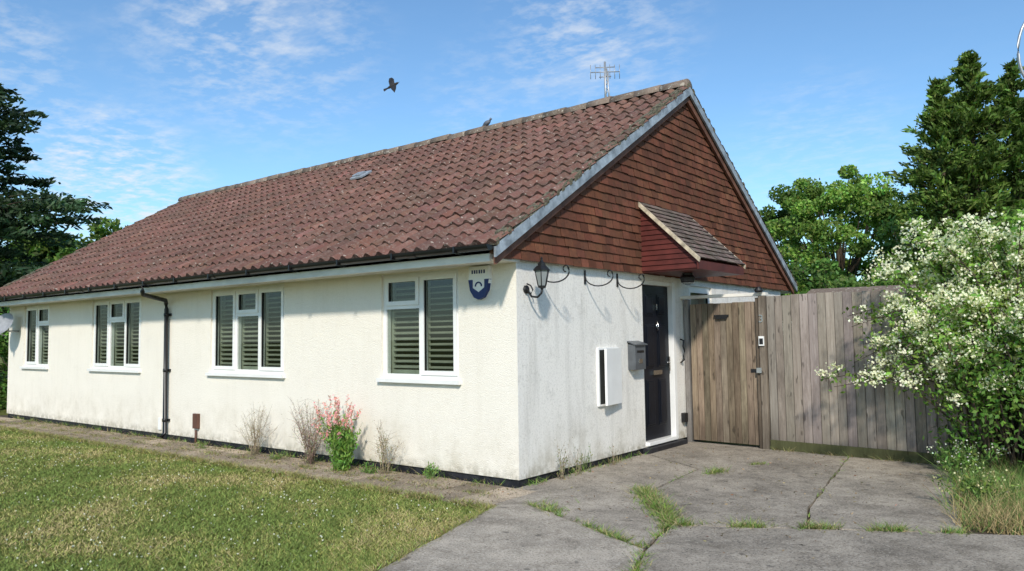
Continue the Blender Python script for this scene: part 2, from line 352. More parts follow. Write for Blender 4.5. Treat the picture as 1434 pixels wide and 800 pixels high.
while x>XE-.25:
    L=.44; vs=[];n=8; lift=random.uniform(-.006,.010)
    for k,xx in enumerate((x,x-L+.01)):
        rr=.135-(.008 if k else 0)
        for j in range(n+1):
            a=math.pi*(-.05+1.1*j/n); vs.append((xx,YR+rr*math.cos(a),ZR-.015+lift+rr*.85*math.sin(a)+random.uniform(0,.004)))
    fs=[(j,j+1,n+2+j,n+1+j) for j in range(n)]+[tuple(range(n+1))]+[tuple(range(n+1,2*n+2))]
    c=.7+random.random()*.5; mb.add(vs,fs,'ridge',(c,c,c),True); x-=L
mb.obj('ridge_tiles',house)
mb=MB()
for xg,sg in((.10,1),(XE-.13,-1)):
    for s in(1,-1):
        Y=lambda q:q if s>0 else 2*YR-q
        n=90
        for i in range(n):
            q0=i/n;q1=(i+1)/n; y0=YE+(YR-YE)*q0; y1=YE+(YR-YE)*q1; z0=ZE+(ZR-ZE)*q0; z1=ZE+(ZR-ZE)*q1
            h=random.uniform(.0,.026)
            mb.obox((xg-.05*sg-random.uniform(0,.03)*sg,Y(y0),z0-.03),(.12*sg,0,0),(0,Y(y1)-Y(y0),z1-z0),(0,0,.055+h),'mortar')
        mb.obox((xg+.035*sg,Y(YE),ZE-.14),(.03*sg,0,0),(0,Y(YR)-Y(YE),ZR-ZE),(0,0,.125),'lead')
        mb.obox((xg-.02*sg,Y(YE+.06),ZE-.24+.06*SL),(.04*sg,0,0),(0,Y(YR)-Y(YE+.06),ZR-ZE-.06*SL),(0,0,.12),'barge')
mb.obj('verge',house)
def tiles(mb,P0,U,Vv,Nn,rows,ex,wd,lim,mat,seed=0,cv=.22):
    P0,U,Vv,Nn=map(Vector,(P0,U,Vv,Nn)); rr=random.Random(seed)
    for r in range(rows):
        v0=r*ex; v1=v0+ex+.012; la,lb=lim(v0+ex*.3)
        if lb-la<.05: continue
        k=math.floor(la/wd)-1
        while True:
            a=(k+(.5 if r%2 else 0))*wd+.0025; b_=a+wd-.005; k+=1
            if a>lb: break
            if b_<la+.012: continue
            A=max(a,la);B=min(b_,lb)
            if B-A<.012: continue
            dv=rr.uniform(-.005,.005); t=rr.uniform(-.003,.004)
            c=math.exp(rr.gauss(0,cv)); col=(c*rr.uniform(.92,1.08),c*rr.uniform(.92,1.08),c)
            la2,lb2=lim(v1); A2=min(max(A,la2),B);B2=max(min(B,lb2),A)
            q=[P0+U*A+Vv*(v0+dv),P0+U*B+Vv*(v0+dv),P0+U*B2+Vv*v1,P0+U*A2+Vv*v1]
            lo=.030+t; hi=.012+t
            vs=[q[0]+Nn*(lo-.016),q[1]+Nn*(lo-.016),q[2],q[3],q[0]+Nn*lo,q[1]+Nn*lo,q[2]+Nn*hi,q[3]+Nn*hi]
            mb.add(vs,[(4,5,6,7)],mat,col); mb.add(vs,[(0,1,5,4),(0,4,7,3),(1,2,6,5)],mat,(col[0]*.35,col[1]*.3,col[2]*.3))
mb=MB()
zb=2.405
def lim(v):
    z=zb+v; off=(z-(ZE-.20))/SL
    return (max(YE+.10,YE+off),min(YE2-.10,YE2-off))
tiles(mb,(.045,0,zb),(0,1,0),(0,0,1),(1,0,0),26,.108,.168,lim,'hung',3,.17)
mb.obj('hung_tiles',house)
cy0,cy1=2.64,4.16; cxo,czo,czt=.90,2.55,3.36
sv=Vector((-(cxo-.06),0,czt-czo)); Ls=sv.length; sv.normalize(); nn=Vector((czt-czo,0,cxo-.06)).normalized()
mb=MB()
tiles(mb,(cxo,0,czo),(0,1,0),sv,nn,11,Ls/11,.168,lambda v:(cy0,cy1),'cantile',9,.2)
mb.obj('canopy_tiles',house)
mb=MB()
mb.prism([(.06,cy0+.05,2.42),(cxo-.03,cy0+.05,2.42),(cxo-.03,cy0+.05,czo-.02),(.06,cy0+.05,czt-.05)],(0,cy1-cy0-.10,0),'redclad')
z=2.44
while z<3.25:
    xo=min(cxo-.03,.06+(czt-.07-z)*(cxo-.06)/(czt-czo))
    if xo>.1: mb.obox((.06,cy0+.03,z),(xo-.06,0,0),(0,.02,.0),(0,.014,.062),'redclad')
    z+=.068
mb.box(cxo-.03,cxo-.005,cy0-.0,cy1,2.42,czo-.02,'redclad')
mb.obj('canopy_box',house)
mb=MB(); mb.obox((cxo+.01,cy0-.025,czo-.045),(-(cxo-.05),0,czt-czo),(0,.024,0),(.012,0,.055),'cream'); mb.obox((cxo+.01,cy1+.001,czo-.045),(-(cxo-.05),0,czt-czo),(0,.024,0),(.012,0,.055),'cream')
mb.obj('canopy_barge',house)
mb=MB(); gy,gz,gr=-.60,2.515,.058; vs=[];fs=[];n=8
prof=[(gy+gr*math.cos(math.pi+math.pi*j/n),gz+gr*math.sin(math.pi+math.pi*j/n)) for j in range(n+1)]
prof+= [(gy+(gr-.006)*math.cos(2*math.pi-math.pi*j/n),gz+(gr-.006)*math.sin(2*math.pi-math.pi*j/n)) for j in range(n+1)]
k=len(prof)
for xx in(.13,XE-.15): vs+=[(xx,a,b2) for a,b2 in prof]
fs=[(i,(i+1)%k,k+(i+1)%k,k+i) for i in range(k)]; mb.add(vs,fs,'black',smooth=False)
mb.prism([(.126,a,b2) for a,b2 in prof[:n+1]],(.01,0,0),'black')
x=-.3
while x>XE:
    mb.box(x-.012,x+.012,gy-gr-.004,-.49,gz-gr-.006,gz-gr+.01,'black'); mb.box(x-.012,x+.012,gy-gr-.006,gy-gr+.004,gz-gr,gz+.008,'black'); x-=.92
for x in(-1.0,-4.9,-9,-12.5): mb.prism([(x,gy+(gr+.006)*math.cos(math.pi+math.pi*j/n),gz+(gr+.006)*math.sin(math.pi+math.pi*j/n)) for j in range(n+1)],(.12,0,0),'black')
dx=-7.14
mb.tube([(-6.86,gy,gz-.04),(-6.86,gy,gz-.14),(-6.90,gy+.03,gz-.19),(dx+.04,-.10,gz-.26),(dx,-.07,gz-.31),(dx,-.06,gz-.40),(dx,-.06,.12),(dx,-.12,.05)],.034,'black',12)
for z in(2.0,1.1,.3): mb.tube([(dx,-.06,z),(dx,-.06,z+.05)],.041,'black',12); mb.box(dx-.06,dx+.06,-.03,.0,z+.005,z+.045,'black')
mb.obj('gutter_downpipe',house)
mb=MB(); yv=2.72; zv=ZE+(yv-YE)*SL
mb.obox((-5.75,yv-.12,zv-.12*SL+.05),(.30,0,0),(0,.26,.26*SL),(0,-.02,.035),'lead'); mb.obox((-5.70,yv-.10,zv-.10*SL+.08),(.2,0,0),(0,.14,.14*SL),(0,-.03,.04),'lead'); mb.obj('roof_vent',house,.008)
mb=MB(); xa,za=-.48,2.195
sh=[(-.14,.175),(.14,.175),(.145,.02),(.12,-.09),(.065,-.165),(0,-.19),(-.065,-.165),(-.12,-.09),(-.145,.02)]
mb.prism([(xa+a,-.001,za+b2) for a,b2 in sh],(0,-.055,0),'upvc')
lo=[(-.146,.005),(-.146,-.002),(-.06,-.06),(.06,-.06),(.146,-.002),(.146,.005),(.122,-.09),(.067,-.167),(0,-.192),(-.067,-.167),(-.122,-.09)]
lo=[(-.146,.03),(-.085,.03),(-.085,-.06),(0,-.11),(.085,-.06),(.085,.03),(.146,.03),(.122,-.09),(.067,-.167),(0,-.192),(-.067,-.167),(-.122,-.09)]
mb.prism([(xa+a,-.012,za+b2) for a,b2 in lo],(0,-.050,0),'blue')
mb.tube([(xa+.045*math.cos(t*math.pi/6),-.060,za-.045+.045*math.sin(t*math.pi/6)) for t in range(7)],.008,'blue',6)
for i,w_ in enumerate((.02,.022,.018,.022,.018,.022)): mb.box(xa-.10+i*.034,xa-.10+i*.034+w_,-.058,-.055,za+.095,za+.135,'blue')
mb.obj('alarm_box',house)
mb=MB(); mb.box(-6.33,-6.19,-.05,-.0,.24,.47,'brown'); mb.tube([(-6.26,-.03,.22),(-6.26,-.03,.0)],.018,'brown'); mb.box(-7.42,-7.34,-.03,0,.15,.35,'upvc'); mb.obj('wall_vents',house,.01)
mb=MB(gmap); mb.box(1.58,2.08,-.03,0,.73,1.44,'upvc'); mb.box(1.605,2.055,-.034,-.031,.755,1.415,'painted_shade')  # dark panel on a solid box paints the shaded inside
th=math.radians(7); L=.46
mb.obox((2.075,-.037,.74),(-L*math.cos(th),-L*math.sin(th),0),(.02*math.sin(th),-.03,0),(0,0,.69),'upvc')
mb.obj('meter_box',house,.006)
mb=MB(gmap); mb.box(2.36,2.64,-.11,0,1.14,1.47,'greybox'); mb.prism([(2.34,0,1.50),(2.34,-.135,1.455),(2.34,-.135,1.47),(2.34,0,1.515)],(.32,0,0),'greybox'); mb.box(2.41,2.59,-.116,-.11,1.36,1.39,'black'); mb.box(2.45,2.55,-.115,-.11,1.22,1.28,'chrome'); mb.obj('mailbox',house,.006)
mb=MB(); lx,ly=.22,.16
mb.lathe((0.0,ly,2.10),[(.045,0),(.045,.02)],'iron',12,axis=Matrix.Rotation(math.radians(90),3,'Y'))
mb.tube([(.02,ly,2.10),(.08,ly,2.02),(.16,ly,2.01),(.21,ly,2.05),(.22,ly,2.10)],.012,'iron')
mb.tube([(.02,ly,2.16),(.07,ly,2.14),(.10,ly,2.09),(.07,ly,2.05)],.008,'iron')
mb.lathe((lx,ly,2.10),[(.02,0),(.045,.01),(.05,.03)],'iron',6,False)
mb.lathe((lx,ly,2.13),[(.045,0),(.078,.16)],'lampglass',6,False)
for j in range(6):
    a=2*math.pi*j/6; mb.tube([(lx+.046*math.cos(a),ly+.046*math.sin(a),2.13),(lx+.08*math.cos(a),ly+.08*math.sin(a),2.29)],.006,'iron',5)
mb.lathe((lx,ly,2.29),[(.098,0),(.098,.012),(.06,.05),(.045,.055),(.045,.075),(.02,.10),(.012,.12),(.016,.13),(.003,.15)],'iron',6,False)
mb.obj('wall_lantern',house)
for i,yy in enumerate((.42,1.35,2.12)):
    mb=MB(); zz=2.33
    pts=[(.01,yy,zz)]; 
    for k in range(13):
        a=math.pi*(1+k/12*1.15); pts.append((.20+.185*math.cos(a),yy+.02*k/12,zz-.04+.11*math.sin(a)))
    for k in range(10):
        a=math.pi*(.1+k/9*1.4); pts.append((.355+.035*math.cos(a),yy,zz-.01+.035*math.sin(a)))
    mb.tube(pts,.008,'iron',6); mb.box(0,.012,yy-.014,yy+.014,zz-.12,zz+.05,'iron'); mb.obj('basket_bracket_%d'%(i+1),house)
mb=MB(); mb.tube([(.01,3.9,1.52),(.06,3.9,1.5),(.05,3.9,1.42),(.07,3.9,1.35),(.05,3.9,1.28),(.06,3.9,1.22),(.01,3.9,1.18)],.012,'iron'); mb.box(0,.06,3.88,3.98,.32,.45,'iron')
mb.obj('grab_handle',house)
mb=MB(); mb.lathe((.5,3.15,2.26),[(.03,0),(.09,.03),(.11,.09),(.075,.13),(.075,.155)],'iron',8,False); mb.lathe((.5,3.15,2.268),[(.07,.0),(.098,.045)],'lampglass',8,False); mb.obj('canopy_lantern',house)
mb=MB(); ax,ay=-1.42,4.35
mb.tube([(ax,ay,5.2),(ax,ay,6.12)],.018,'galv'); mb.tube([(ax+.10,ay,5.2),(ax+.03,ay,6.0)],.012,'galv')
r_=Vector((.79,.61,0)); 
for zz,w_ in((6.02,.16),(5.94,.24),(5.86,.10)): mb.tube([Vector((ax,ay,zz))-r_*w_,Vector((ax,ay,zz+.01))+r_*w_],.009,'galv',5)
for k in range(7):
    q=Vector((ax,ay,5.95))+r_*(-.24+.08*k); mb.tube([q-Vector((0,0,.12)),q+Vector((0,0,.12))],.006,'galv',4)
for k in range(9):
    mb.tube([(ax-.05*(k%2)+.05,ay,5.35+.07*k),(ax+.05*(k%2)-.05+.05,ay,5.42+.07*k)],.007,'galv',4)
mb.tube([(ax+.06,ay,5.3),(ax+.06,ay,5.95)],.008,'galv',5); mb.obj('tv_aerial',house)
mb=MB(); Mx=Matrix.Rotation(math.radians(25),3,'Z')@Matrix.Rotation(math.radians(62),3,'X')
mb.lathe((-13.35,-.28,1.98),[(.02,0),(.12,.012),(.20,.035),(.25,.06),(.255,.06),(.20,.028),(.12,.004),(.02,-.01)],'dish',20,axis=Mx)
mb.tube([(-13.35,0,1.85),(-13.35,-.2,1.85),(-13.35,-.28,1.96)],.018,'galv'); mb.tube([(-13.35,-.24,1.75),(-13.2,-.58,1.86)],.012,'galv'); mb.lathe((-13.2,-.58,1.83),[(.03,0),(.03,.08)],'dish',8); mb.obj('satellite_dish',house)
# ------------------------------------------------------------------ GATE & FENCE
def yf(x): return 4.08-.085*x
gate=empty('wooden_gate')
mb=MB(); x=.11
while x<1.10:
    w_=.094; c=math.exp(random.gauss(0,.24)); cc=(c*random.uniform(.95,1.05),c,c*random.uniform(.92,1.05)); d=random.uniform(0,.010)
    mb.box(x,min(x+w_-.007,1.12),yf(x)-.02-d,yf(x),.06,2.03+random.uniform(-.006,.004),'gate',cc); x+=w_
mb.obj('boards',gate,.003)
mb=MB(); mb.box(.1,1.12,yf(.6)+.06,yf(.6)+.065,.08,2.0,'painted_shade')  # dark sheet behind the boards paints the shade in their gaps
for z in(.3,1.1,1.85): mb.box(.1,1.12,yf(.6)+.07,yf(.6)+.11,z,z+.1,'gate')
mb.box(.02,.085,yf(0)-.06,yf(0)+.04,0,2.1,'fence',(.8,.85,.9)); mb.box(1.125,1.165,yf(1.2)-.05,yf(1.2)+.05,0,2.08,'gate',(.5,.5,.5)); mb.box(1.175,1.26,yf(1.2)-.07,yf(1.2)+.05,0,2.10,'gate',(.8,.85,.9))
mb.box(.0,1.27,yf(.6)-.09,yf(.6)+.02,2.105,2.15,'white',(.8,.8,.8)); mb.obj('frame',gate,.004)
mb=MB(); y_=yf(.55)-.045; mb.box(.50,.72,y_-.012,y_,1.83,1.86,'iron'); mb.box(.53,.70,y_-.02,y_-.012,1.80,1.83,'iron'); mb.box(1.02,1.13,y_-.02,y_,1.05,1.10,'iron')
y_=yf(1.2)-.07; mb.box(1.175,1.245,y_-.025,y_,1.42,1.55,'upvc'); mb.box(1.185,1.235,y_-.03,y_-.025,1.44,1.52,'black')
mb.box(1.13,1.20,y_-.02,y_,1.05,1.12,'chrome'); mb.lathe((1.2,y_-.03,2.15),[(.05,0),(.06,.03),(.03,.06),(.03,.075)],'iron',10); mb.obj('fittings',gate)
tx=bpy.data.curves.new('number','FONT'); tx.body='3'; tx.size=.15; tx.extrude=.004; to=bpy.data.objects.new('number',tx); to.data.materials.append(M['chrome']); to.rotation_euler=(math.pi/2,0,0); to.location=(1.172,y_-.006,1.74); S.collection.objects.link(to); to.parent=gate
fence=empty('wooden_fence')
mb=MB(); x=1.27
while x<7.5:
    w_=random.uniform(.098,.112); c=math.exp(random.gauss(0,.13)); cc=(c,c*random.uniform(.97,1.03),c*random.uniform(.94,1.04)); y=yf(x)
    dz=random.uniform(-.008,.008); x1=x+w_+.006; tw=random.uniform(0,.006)
    mb.add([(x+.002,y-.006,.14),(x1,y-.026-tw,.14),(x1,y-.026,2.10+dz),(x+.002,y-.006,2.10+dz),(x+.002,y+.004,.14),(x1,y-.012,.14),(x1,y-.012,2.10+dz),(x+.002,y+.004,2.10+dz)],[(0,1,2,3),(4,7,6,5),(3,2,6,7),(0,4,5,1),(0,3,7,4)],'fence',cc)
    mb.add([(x1,y-.026-tw,.14),(x1,y-.012,.14),(x1,y-.012,2.10+dz),(x1,y-.026,2.10+dz)],[(0,1,2,3)],'fence',(.45*c,.45*c,.45*c)); 
    mb.box(x1-.001,x1+random.choice((.001,.004,.006)),y-.006,y+.004,.14,2.08,'painted_shade')  # dark strip paints the shade in the gap between boards
    x+=w_+.007
mb.obj('feather_edge_boards',fence)
mb=MB()
mb.obox((1.27,yf(1.27)-.035,.0),(6.2,-.527,0),(0,.03,0),(0,0,.15),'fence',(.38,.46,.24))
for z in(.35,1.05,1.8): mb.obox((1.27,yf(1.27)+.02,z),(6.2,-.527,0),(0,.05,0),(0,0,.08),'fence')
for x in(1.3,3.1,4.9,6.7): mb.box(x,x+.1,yf(x)+.03,yf(x)+.13,0,2.05,'fence')
mb.obj('rails_posts',fence)
shed=empty('garden_shed'); mb=MB(); mb.box(.9,3.3,6.6,8.6,0,2.02,'gate'); mb.prism([(.8,6.5,2.02),(.8,7.6,2.36),(.8,8.7,2.02)],(2.6,0,0),'ridge'); mb.obj('shed_body',shed)
# ------------------------------------------------------------------ GROUND
def sheet(name,poly,z,mat,th=0,col=(1,1,1),parent=None):
    mb=MB()
    if th: mb.prism([(x,y,z-th) for x,y in poly],(0,0,th),mat,col)
    else: mb.add([(x,y,z) for x,y in poly],[tuple(range(len(poly)))],mat,col)
    return mb.obj(name,parent)
sheet('ground',[(-300,-300),(300,-300),(300,300),(-300,300)],-.02,'lawn')
sheet('soil_bed',[(-14.6,-.98),(.38,-.98),(1,-4),(2.6,-8.8),(9,-8.8),(9,4.3),(-14.6,4.3)],-.004,'soil')
LE=[(.36,-.88),(.93,-2.79),(1.62,-5.2),(2.6,-9)]
sheet('lawn',[(-30,-.93),(.0,-.93),*LE,(2.6,-30),(-30,-30)],.004,'lawn')
drive=empty('concrete_driveway')
def rough(poly,step=.14,amp=.011):
    out=[]
    for a,b2 in zip(poly,poly[1:]+poly[:1]):
        L=math.dist(a,b2); k=max(1,int(L/step)); 
        for i in range(k):
            t=i/k; j=amp if i else 0; out.append((a[0]+(b2[0]-a[0])*t+random.uniform(-j,j),a[1]+(b2[1]-a[1])*t+random.uniform(-j,j)))
    return out
polys=[[(.39,-.86),(.60,-.66),(1.45,-1.04),(2.19,-1.38),(2.45,-2.1),(2.88,-3.5),(4.1,-8.8),(2.65,-8.8),(1.65,-5.2),(.96,-2.79)],
[(.02,-.0),(.03,-.62),(.36,-.80),(.59,-.63),(1.44,-1.0),(2.15,-1.31),(2.00,-.60),(1.23,.40),(1.08,2.0),(.02,2.70)],
[(1.26,.43),(2.04,-.56),(2.95,-.06),(2.74,.67),(2.27,3.93),(.02,4.1),(.02,2.73),(1.11,2.03)],
[(2.975,-.04),(3.98,.46),(3.42,3.78),(2.295,3.88),(2.765,.67)],
[(2.05,-.60),(4.0,.44),(7,1.9),(9,-4),(9,-8.8),(4.13,-8.8),(2.91,-3.5),(2.48,-2.05),(2.22,-1.4),(2.12,-1.0)]]
for i,p in enumerate(polys):
    c=[1.10,.97,.88,.96,.90][i]; sheet('slab_%d'%(i+1),rough(p),.022+[.012,0,0.002,.003,.006][i],'concrete',.05,(c,c*.99,c*.97),drive)
path=empty('paved_path'); mb=MB(); x=.30
while x>-14.3:
    w_=random.choice((.45,.6,.6,.75)); 
    cuts=random.choice(([-.92,-.50,-.06],[-.92,-.62,-.30,-.06],[-.93,-.46,-.08]))
    for a,b2 in zip(cuts,cuts[1:]):
        c=math.exp(random.gauss(0,.18)); z=.016+random.uniform(0,.012)
        j=lambda:random.uniform(-.008,.008)
        mb.prism([(x-w_+.014+j(),a+.008+j(),-.02),(x+j(),a+.008+j(),-.02),(x+j(),b2-.008+j(),-.02),(x-w_+.014+j(),b2-.008+j(),-.02)],(0,0,z+.02),'slab',(c,c*.97,c*.93))
    x-=w_
mb.obj('paving_slabs',path,.006)
def blades(name,P,H,W,cols,lean=.5,parent=None):
    n=len(P); az=rng.uniform(0,2*np.pi,n); s=np.stack([np.cos(az),np.sin(az),np.zeros(n)],1); l=rng.normal(0,lean,(n,2))
    H=np.asarray(H).reshape(-1,1); W=np.asarray(W).reshape(-1,1)
    v=np.empty((n,3,3)); v[:,0]=P-s*W*.5; v[:,1]=P+s*W*.5; v[:,2]=P+np.concatenate([l*H,H*np.ones((n,1))],1)
    return np_mesh(name,v.reshape(-1,3),3,cols,'blade',parent)
def fbm(x,y):
    return (np.sin(x*1.7+np.sin(y*2.3)*1.5)+np.sin(y*3.1+np.sin(x*2.9)*1.3)+.6*np.sin(x*7.3+y*5.1+np.sin(y*9)))/2.6
n=240000; t=rng.uniform(0,1,n)**1.5
x=.9-t*15.5; y=-.9-rng.uniform(0,1,n)*np.minimum(6.5,3.0+.3*t*15)
bx=np.interp(-y,[.88,2.79,5.2,9],[.36,.93,1.62,2.6]); k=x<bx-.01; x=x[k];y=y[k]; n=len(x)
f=fbm(x,y)+rng.normal(0,.45,n)
col=np.where((f>.68)[:,None],[[.44,.36,.17]],np.where((f>0)[:,None],[[.285,.295,.085]],[[.165,.225,.052]]))*np.exp(rng.normal(0,.22,(n,1)))
blades('lawn_grass_blades',np.stack([x,y,np.zeros(n)],1),rng.uniform(.012,.034,n),.008+.0006*np.abs(x-4),col,.9)
n=1100; x=rng.uniform(-9,.6,n); y=rng.uniform(-4.6,-1,n); bx=np.interp(-y,[.88,2.79,5.2],[.36,.93,1.62]); k=x<bx; P=np.stack([x,y,np.full(n,.03)],1)[k]
leaves('clover_flowers',P,.018,.018,vary((.6,.6,.5),len(P),.1,.03),'petal')
n=1800; x=rng.uniform(-12,.2,n); y=-rng.uniform(.03,.9,n)**1.2; a_=np.stack([x,y,np.full(n,.034)],1)
n2=600; b2_=np.stack([rng.uniform(.05,3.4,n2),rng.uniform(-1.2,3.8,n2),np.full(n2,.033)],1); P=np.concatenate([a_,b2_])
Dh=rng.normal(size=(len(P),3))*np.array([1,1,.1]); leaves('leaf_litter',P,rng.uniform(.01,.04,len(P)),rng.uniform(.006,.014,len(P)),vary((.20,.15,.08),len(P),.4,.1),'blade',D=Dh,rand=.2)
def line_pts(pl,dens,sp):
    out=[]
    for a,b2 in zip(pl,pl[1:]):
        L=math.dist(a,b2); k=int(L*dens); t=rng.uniform(0,1,k); q=np.array(a)[None]*(1-t)[:,None]+np.array(b2)[None]*t[:,None]; out.append(q+rng.normal(0,1,(k,2))*sp*rng.uniform(.3,1.6,(k,1)))
    return np.concatenate(out)
def weedline(name,pl,dens,sp,h,col=(.14,.22,.045),thr=.1):
    q=line_pts(pl,dens,sp); f=np.sin(q[:,0]*9+q[:,1]*7)+np.sin(q[:,0]*23-q[:,1]*17)*.9+rng.normal(0,.5,len(q))
    q=q[f>thr]; n=len(q); P=np.concatenate([q,np.full((n,1),.015)],1)
    cols=vary(col,n,.3,.12); dry=rng.uniform(0,1,n)<.3; cols[dry]=vary((.34,.28,.14),int(dry.sum()),.2,.05)
    blades(name,P,rng.uniform(.2,1,n)**1.5*h+.012,rng.uniform(.005,.012,n),cols,1.1)
weedline('joint_weeds',[(.62,-.64),(1.45,-1.01),(2.17,-1.34)],1200,.022,.06,thr=.25)
weedline('joint_weeds',[(1.16,.60),(1.25,.41),(1.6,-.02),(2.03,-.56)],2600,.07,.08,thr=.1)
weedline('joint_weeds',[(2.0,-.6),(2.2,-1.4),(2.5,-2.1)],1100,.028,.055,thr=.1)
weedline('joint_weeds',[(2.05,-.58),(2.95,-.06),(4.0,.45)],1900,.035,.07,thr=.3)
weedline('joint_weeds',[(1.1,2.0),(1.24,.5)],150,.012,.03,thr=.5)
weedline('joint_weeds',[(2.96,-.03),(2.75,.67),(2.29,3.9)],90,.008,.025,thr=.4)
weedline('joint_weeds',[(1.30,1.75),(1.40,2.0)],1300,.05,.08,thr=-1)
weedline('joint_weeds',[(1.50,2.6),(1.60,2.75)],900,.03,.04,thr=-2)
weedline('joint_weeds',[(.75,-.55),(1.0,-.75)],900,.06,.06,thr=-1)
weedline('wall_foot_weeds',[(-13.5,-.04),(-.1,-.04)],160,.03,.10)
weedline('wall_foot_weeds',[(.06,.1),(.06,2.6)],220,.03,.10)
weedline('path_edge_grass',[(-13.9,-.93),(.33,-.93)],1500,.045,.05,(.22,.235,.065),-.6)
weedline('path_edge_grass',[(.36,-.88),(.93,-2.79),(1.62,-5.2)],1500,.022,.045,(.22,.235,.065),-1)
weedline('path_joint_weeds',[(-13,-.5),(.2,-.5)],600,.07,.04,(.17,.19,.05))
weedline('path_joint_weeds',[(-13,-.2),(.1,-.2)],300,.06,.04,(.17,.19,.05))
weedline('fence_foot_weeds',[(1.3,3.91),(3.3,3.74)],350,.03,.08,(.15,.16,.06))
def stems(name,base,n,h,spread,scol,lcol,leafn=14,ll=.04,top=None,topn=0,topsz=.02,up=.5,tc=.018):
    e=empty(name); e.location=base; mb=MB(); P=[];T=[]
    for i in range(n):
        a=random.uniform(0,6.28); r=random.uniform(.1,1)*spread; hh=h*random.uniform(.5,1.05)
        p0=Vector((random.gauss(0,.04),random.gauss(0,.03),0)); p2=Vector((math.cos(a)*r,math.sin(a)*r*.6,hh)); p1=Vector((p2.x*.35+random.gauss(0,.04),p2.y*.35,hh*.55))
        B=lambda t:p0*(1-t)**2+p1*2*t*(1-t)+p2*t*t
        mb.tube([B(t) for t in(0,.25,.5,.75,1)],[.0035,.003,.0025,.0018,.0012],scol,4)
        if top is not None and tc>.02:
            for k in range(7):
                t=random.uniform(.35,.95); q=B(t); mb.tube([q,q+Vector((random.gauss(0,.07),random.gauss(0,.06),random.uniform(.03,.09)))],[.0016,.001],scol,3)
        for k in range(leafn):
            t=random.uniform(.05,.85 if tc<.02 else .9); P.append(B(t)+Vector([random.gauss(0,.02) for _ in range(3)]))
        for k in range(topn):
            t=random.uniform(up,1.0); T.append(B(t)+Vector([random.gauss(0,tc) for _ in range(3)]))
    mb.obj('stems',e)
    if P: P=np.array(P); leaves('leaves',P,rng.uniform(.6,1.3,len(P))*ll,rng.uniform(.2,.35,len(P))*ll,vary(lcol,len(P)),parent=e,D=np.tile([0,0,.8],(len(P),1)))
    if T: T=np.array(T); leaves('blossom',T,topsz,topsz,vary(top,len(T),.2,.08),'petal',parent=e)
    return e
M['straw']=simple('dry_stem',(.34,.27,.18),.8,.2,30,0); M['gstem']=simple('green_stem',(.13,.19,.06),.7,.2,30,0); M['pstem']=simple('reddish_stem',(.28,.19,.15),.7,.2,30,0)
stems('pink_flower_plant',(-2.40,-.36,0),50,.66,.36,'gstem',(.17,.29,.06),50,.08,None,0,.02,.9,.017)
stems('pink_flower_plant',(-2.52,-.32,0),46,.88,.46,'gstem',(.18,.29,.065),22,.065,(.86,.40,.42),20,.025,.82,.013)
stems('dried_weed_plant',(-3.15,-.25,0),44,.80,.48,'pstem',(.26,.27,.14),16,.03,(.60,.45,.40),30,.011,.3,.05)
stems('dried_weed_plant',(-4.35,-.25,0),26,.72,.55,'straw',(.34,.29,.16),10,.028,(.48,.39,.31),22,.011,.3,.05)
stems('dried_weed_plant',(-1.78,-.25,0),15,.64,.26,'straw',(.28,.26,.13),14,.033,(.48,.38,.30),22,.012,.3,.045)
stems('wall_weed',(-1.12,-.16,0),12,.20,.16,'gstem',(.16,.26,.07),14,.05)
stems('wall_weed',(-2.0,-.3,0),12,.14,.25,'gstem',(.15,.24,.06),14,.05)
stems('wall_weed',(-3.8,-.3,0),12,.12,.3,'gstem',(.17,.22,.07),12,.045)
stems('wall_weed',(-5.6,-.3,0),10,.10,.25,'gstem',(.17,.22,.07),12,.04)
stems('wall_weed',(.12,.62,0),12,.46,.14,'straw',(.20,.22,.10),8,.04,(.3,.26,.16),8,.012,.6)
stems('wall_weed',(.12,.95,0),8,.36,.14,'straw',(.20,.22,.10),8,.04)
stems('wall_weed',(.14,1.7,0),5,.28,.06,'straw',(.2,.2,.1),6,.04)
stems('wall_weed',(.10,1.15,0),7,.38,.08,'gstem',(.18,.22,.08),6,.04)
# ------------------------------------------------------------------ TREES
def clump_tree(name,base,H,crown_c,crown_r,nclump,per,leaf,col,seed,cl=.5,trunk=.18,cshade=.35):
    e=empty(name); e.location=base; r0=random.Random(seed); mb=MB()
    cc=Vector(crown_c); cr=Vector(crown_r); cents=[]
    for i in range(nclump):
        while True:
            q=Vector([r0.uniform(-1,1) for _ in range(3)])
            if .25<q.length<1: break
        q=q*(1/ max(q.length,.01))*(q.length**.5)
        cents.append(cc+Vector((q.x*cr.x,q.y*cr.y,q.z*cr.z)))
    if trunk:
        top=cc+Vector((0,0,cr.z*.3)); mb.tube([Vector((0,0,0)),Vector((.05,.0,cc.z*.5)),cc,top],[trunk,trunk*.8,trunk*.5,trunk*.2],'bark',8)
        for c in cents[::3]:
            s=Vector((0,0,random.uniform(.35,.8)*cc.z)); mb.tube([s,(s+c)/2+Vector((0,0,-.1)),c],[trunk*.35,trunk*.2,trunk*.06],'bark',5)
        mb.obj('trunk',e)
    P=[];C=[]
    for c in cents:
        k=int(per*r0.uniform(.6,1.3)); s=cl*r0.uniform(.6,1.3)
        d=norm(rng.normal(size=(k,3)))*(rng.uniform(.2,1,(k,1))**.5)*s*np.array([1,1,.7]); P.append(np.array(c)[None]+d)
        b=math.exp(r0.gauss(0,cshade)); C.append(vary(np.array(col)*b,k,.22,.1))
    P=np.concatenate(P);C=np.concatenate(C); leaves('foliage',P,leaf*rng.uniform(.6,1.3,len(P)),leaf*.6,C,parent=e)
    return e
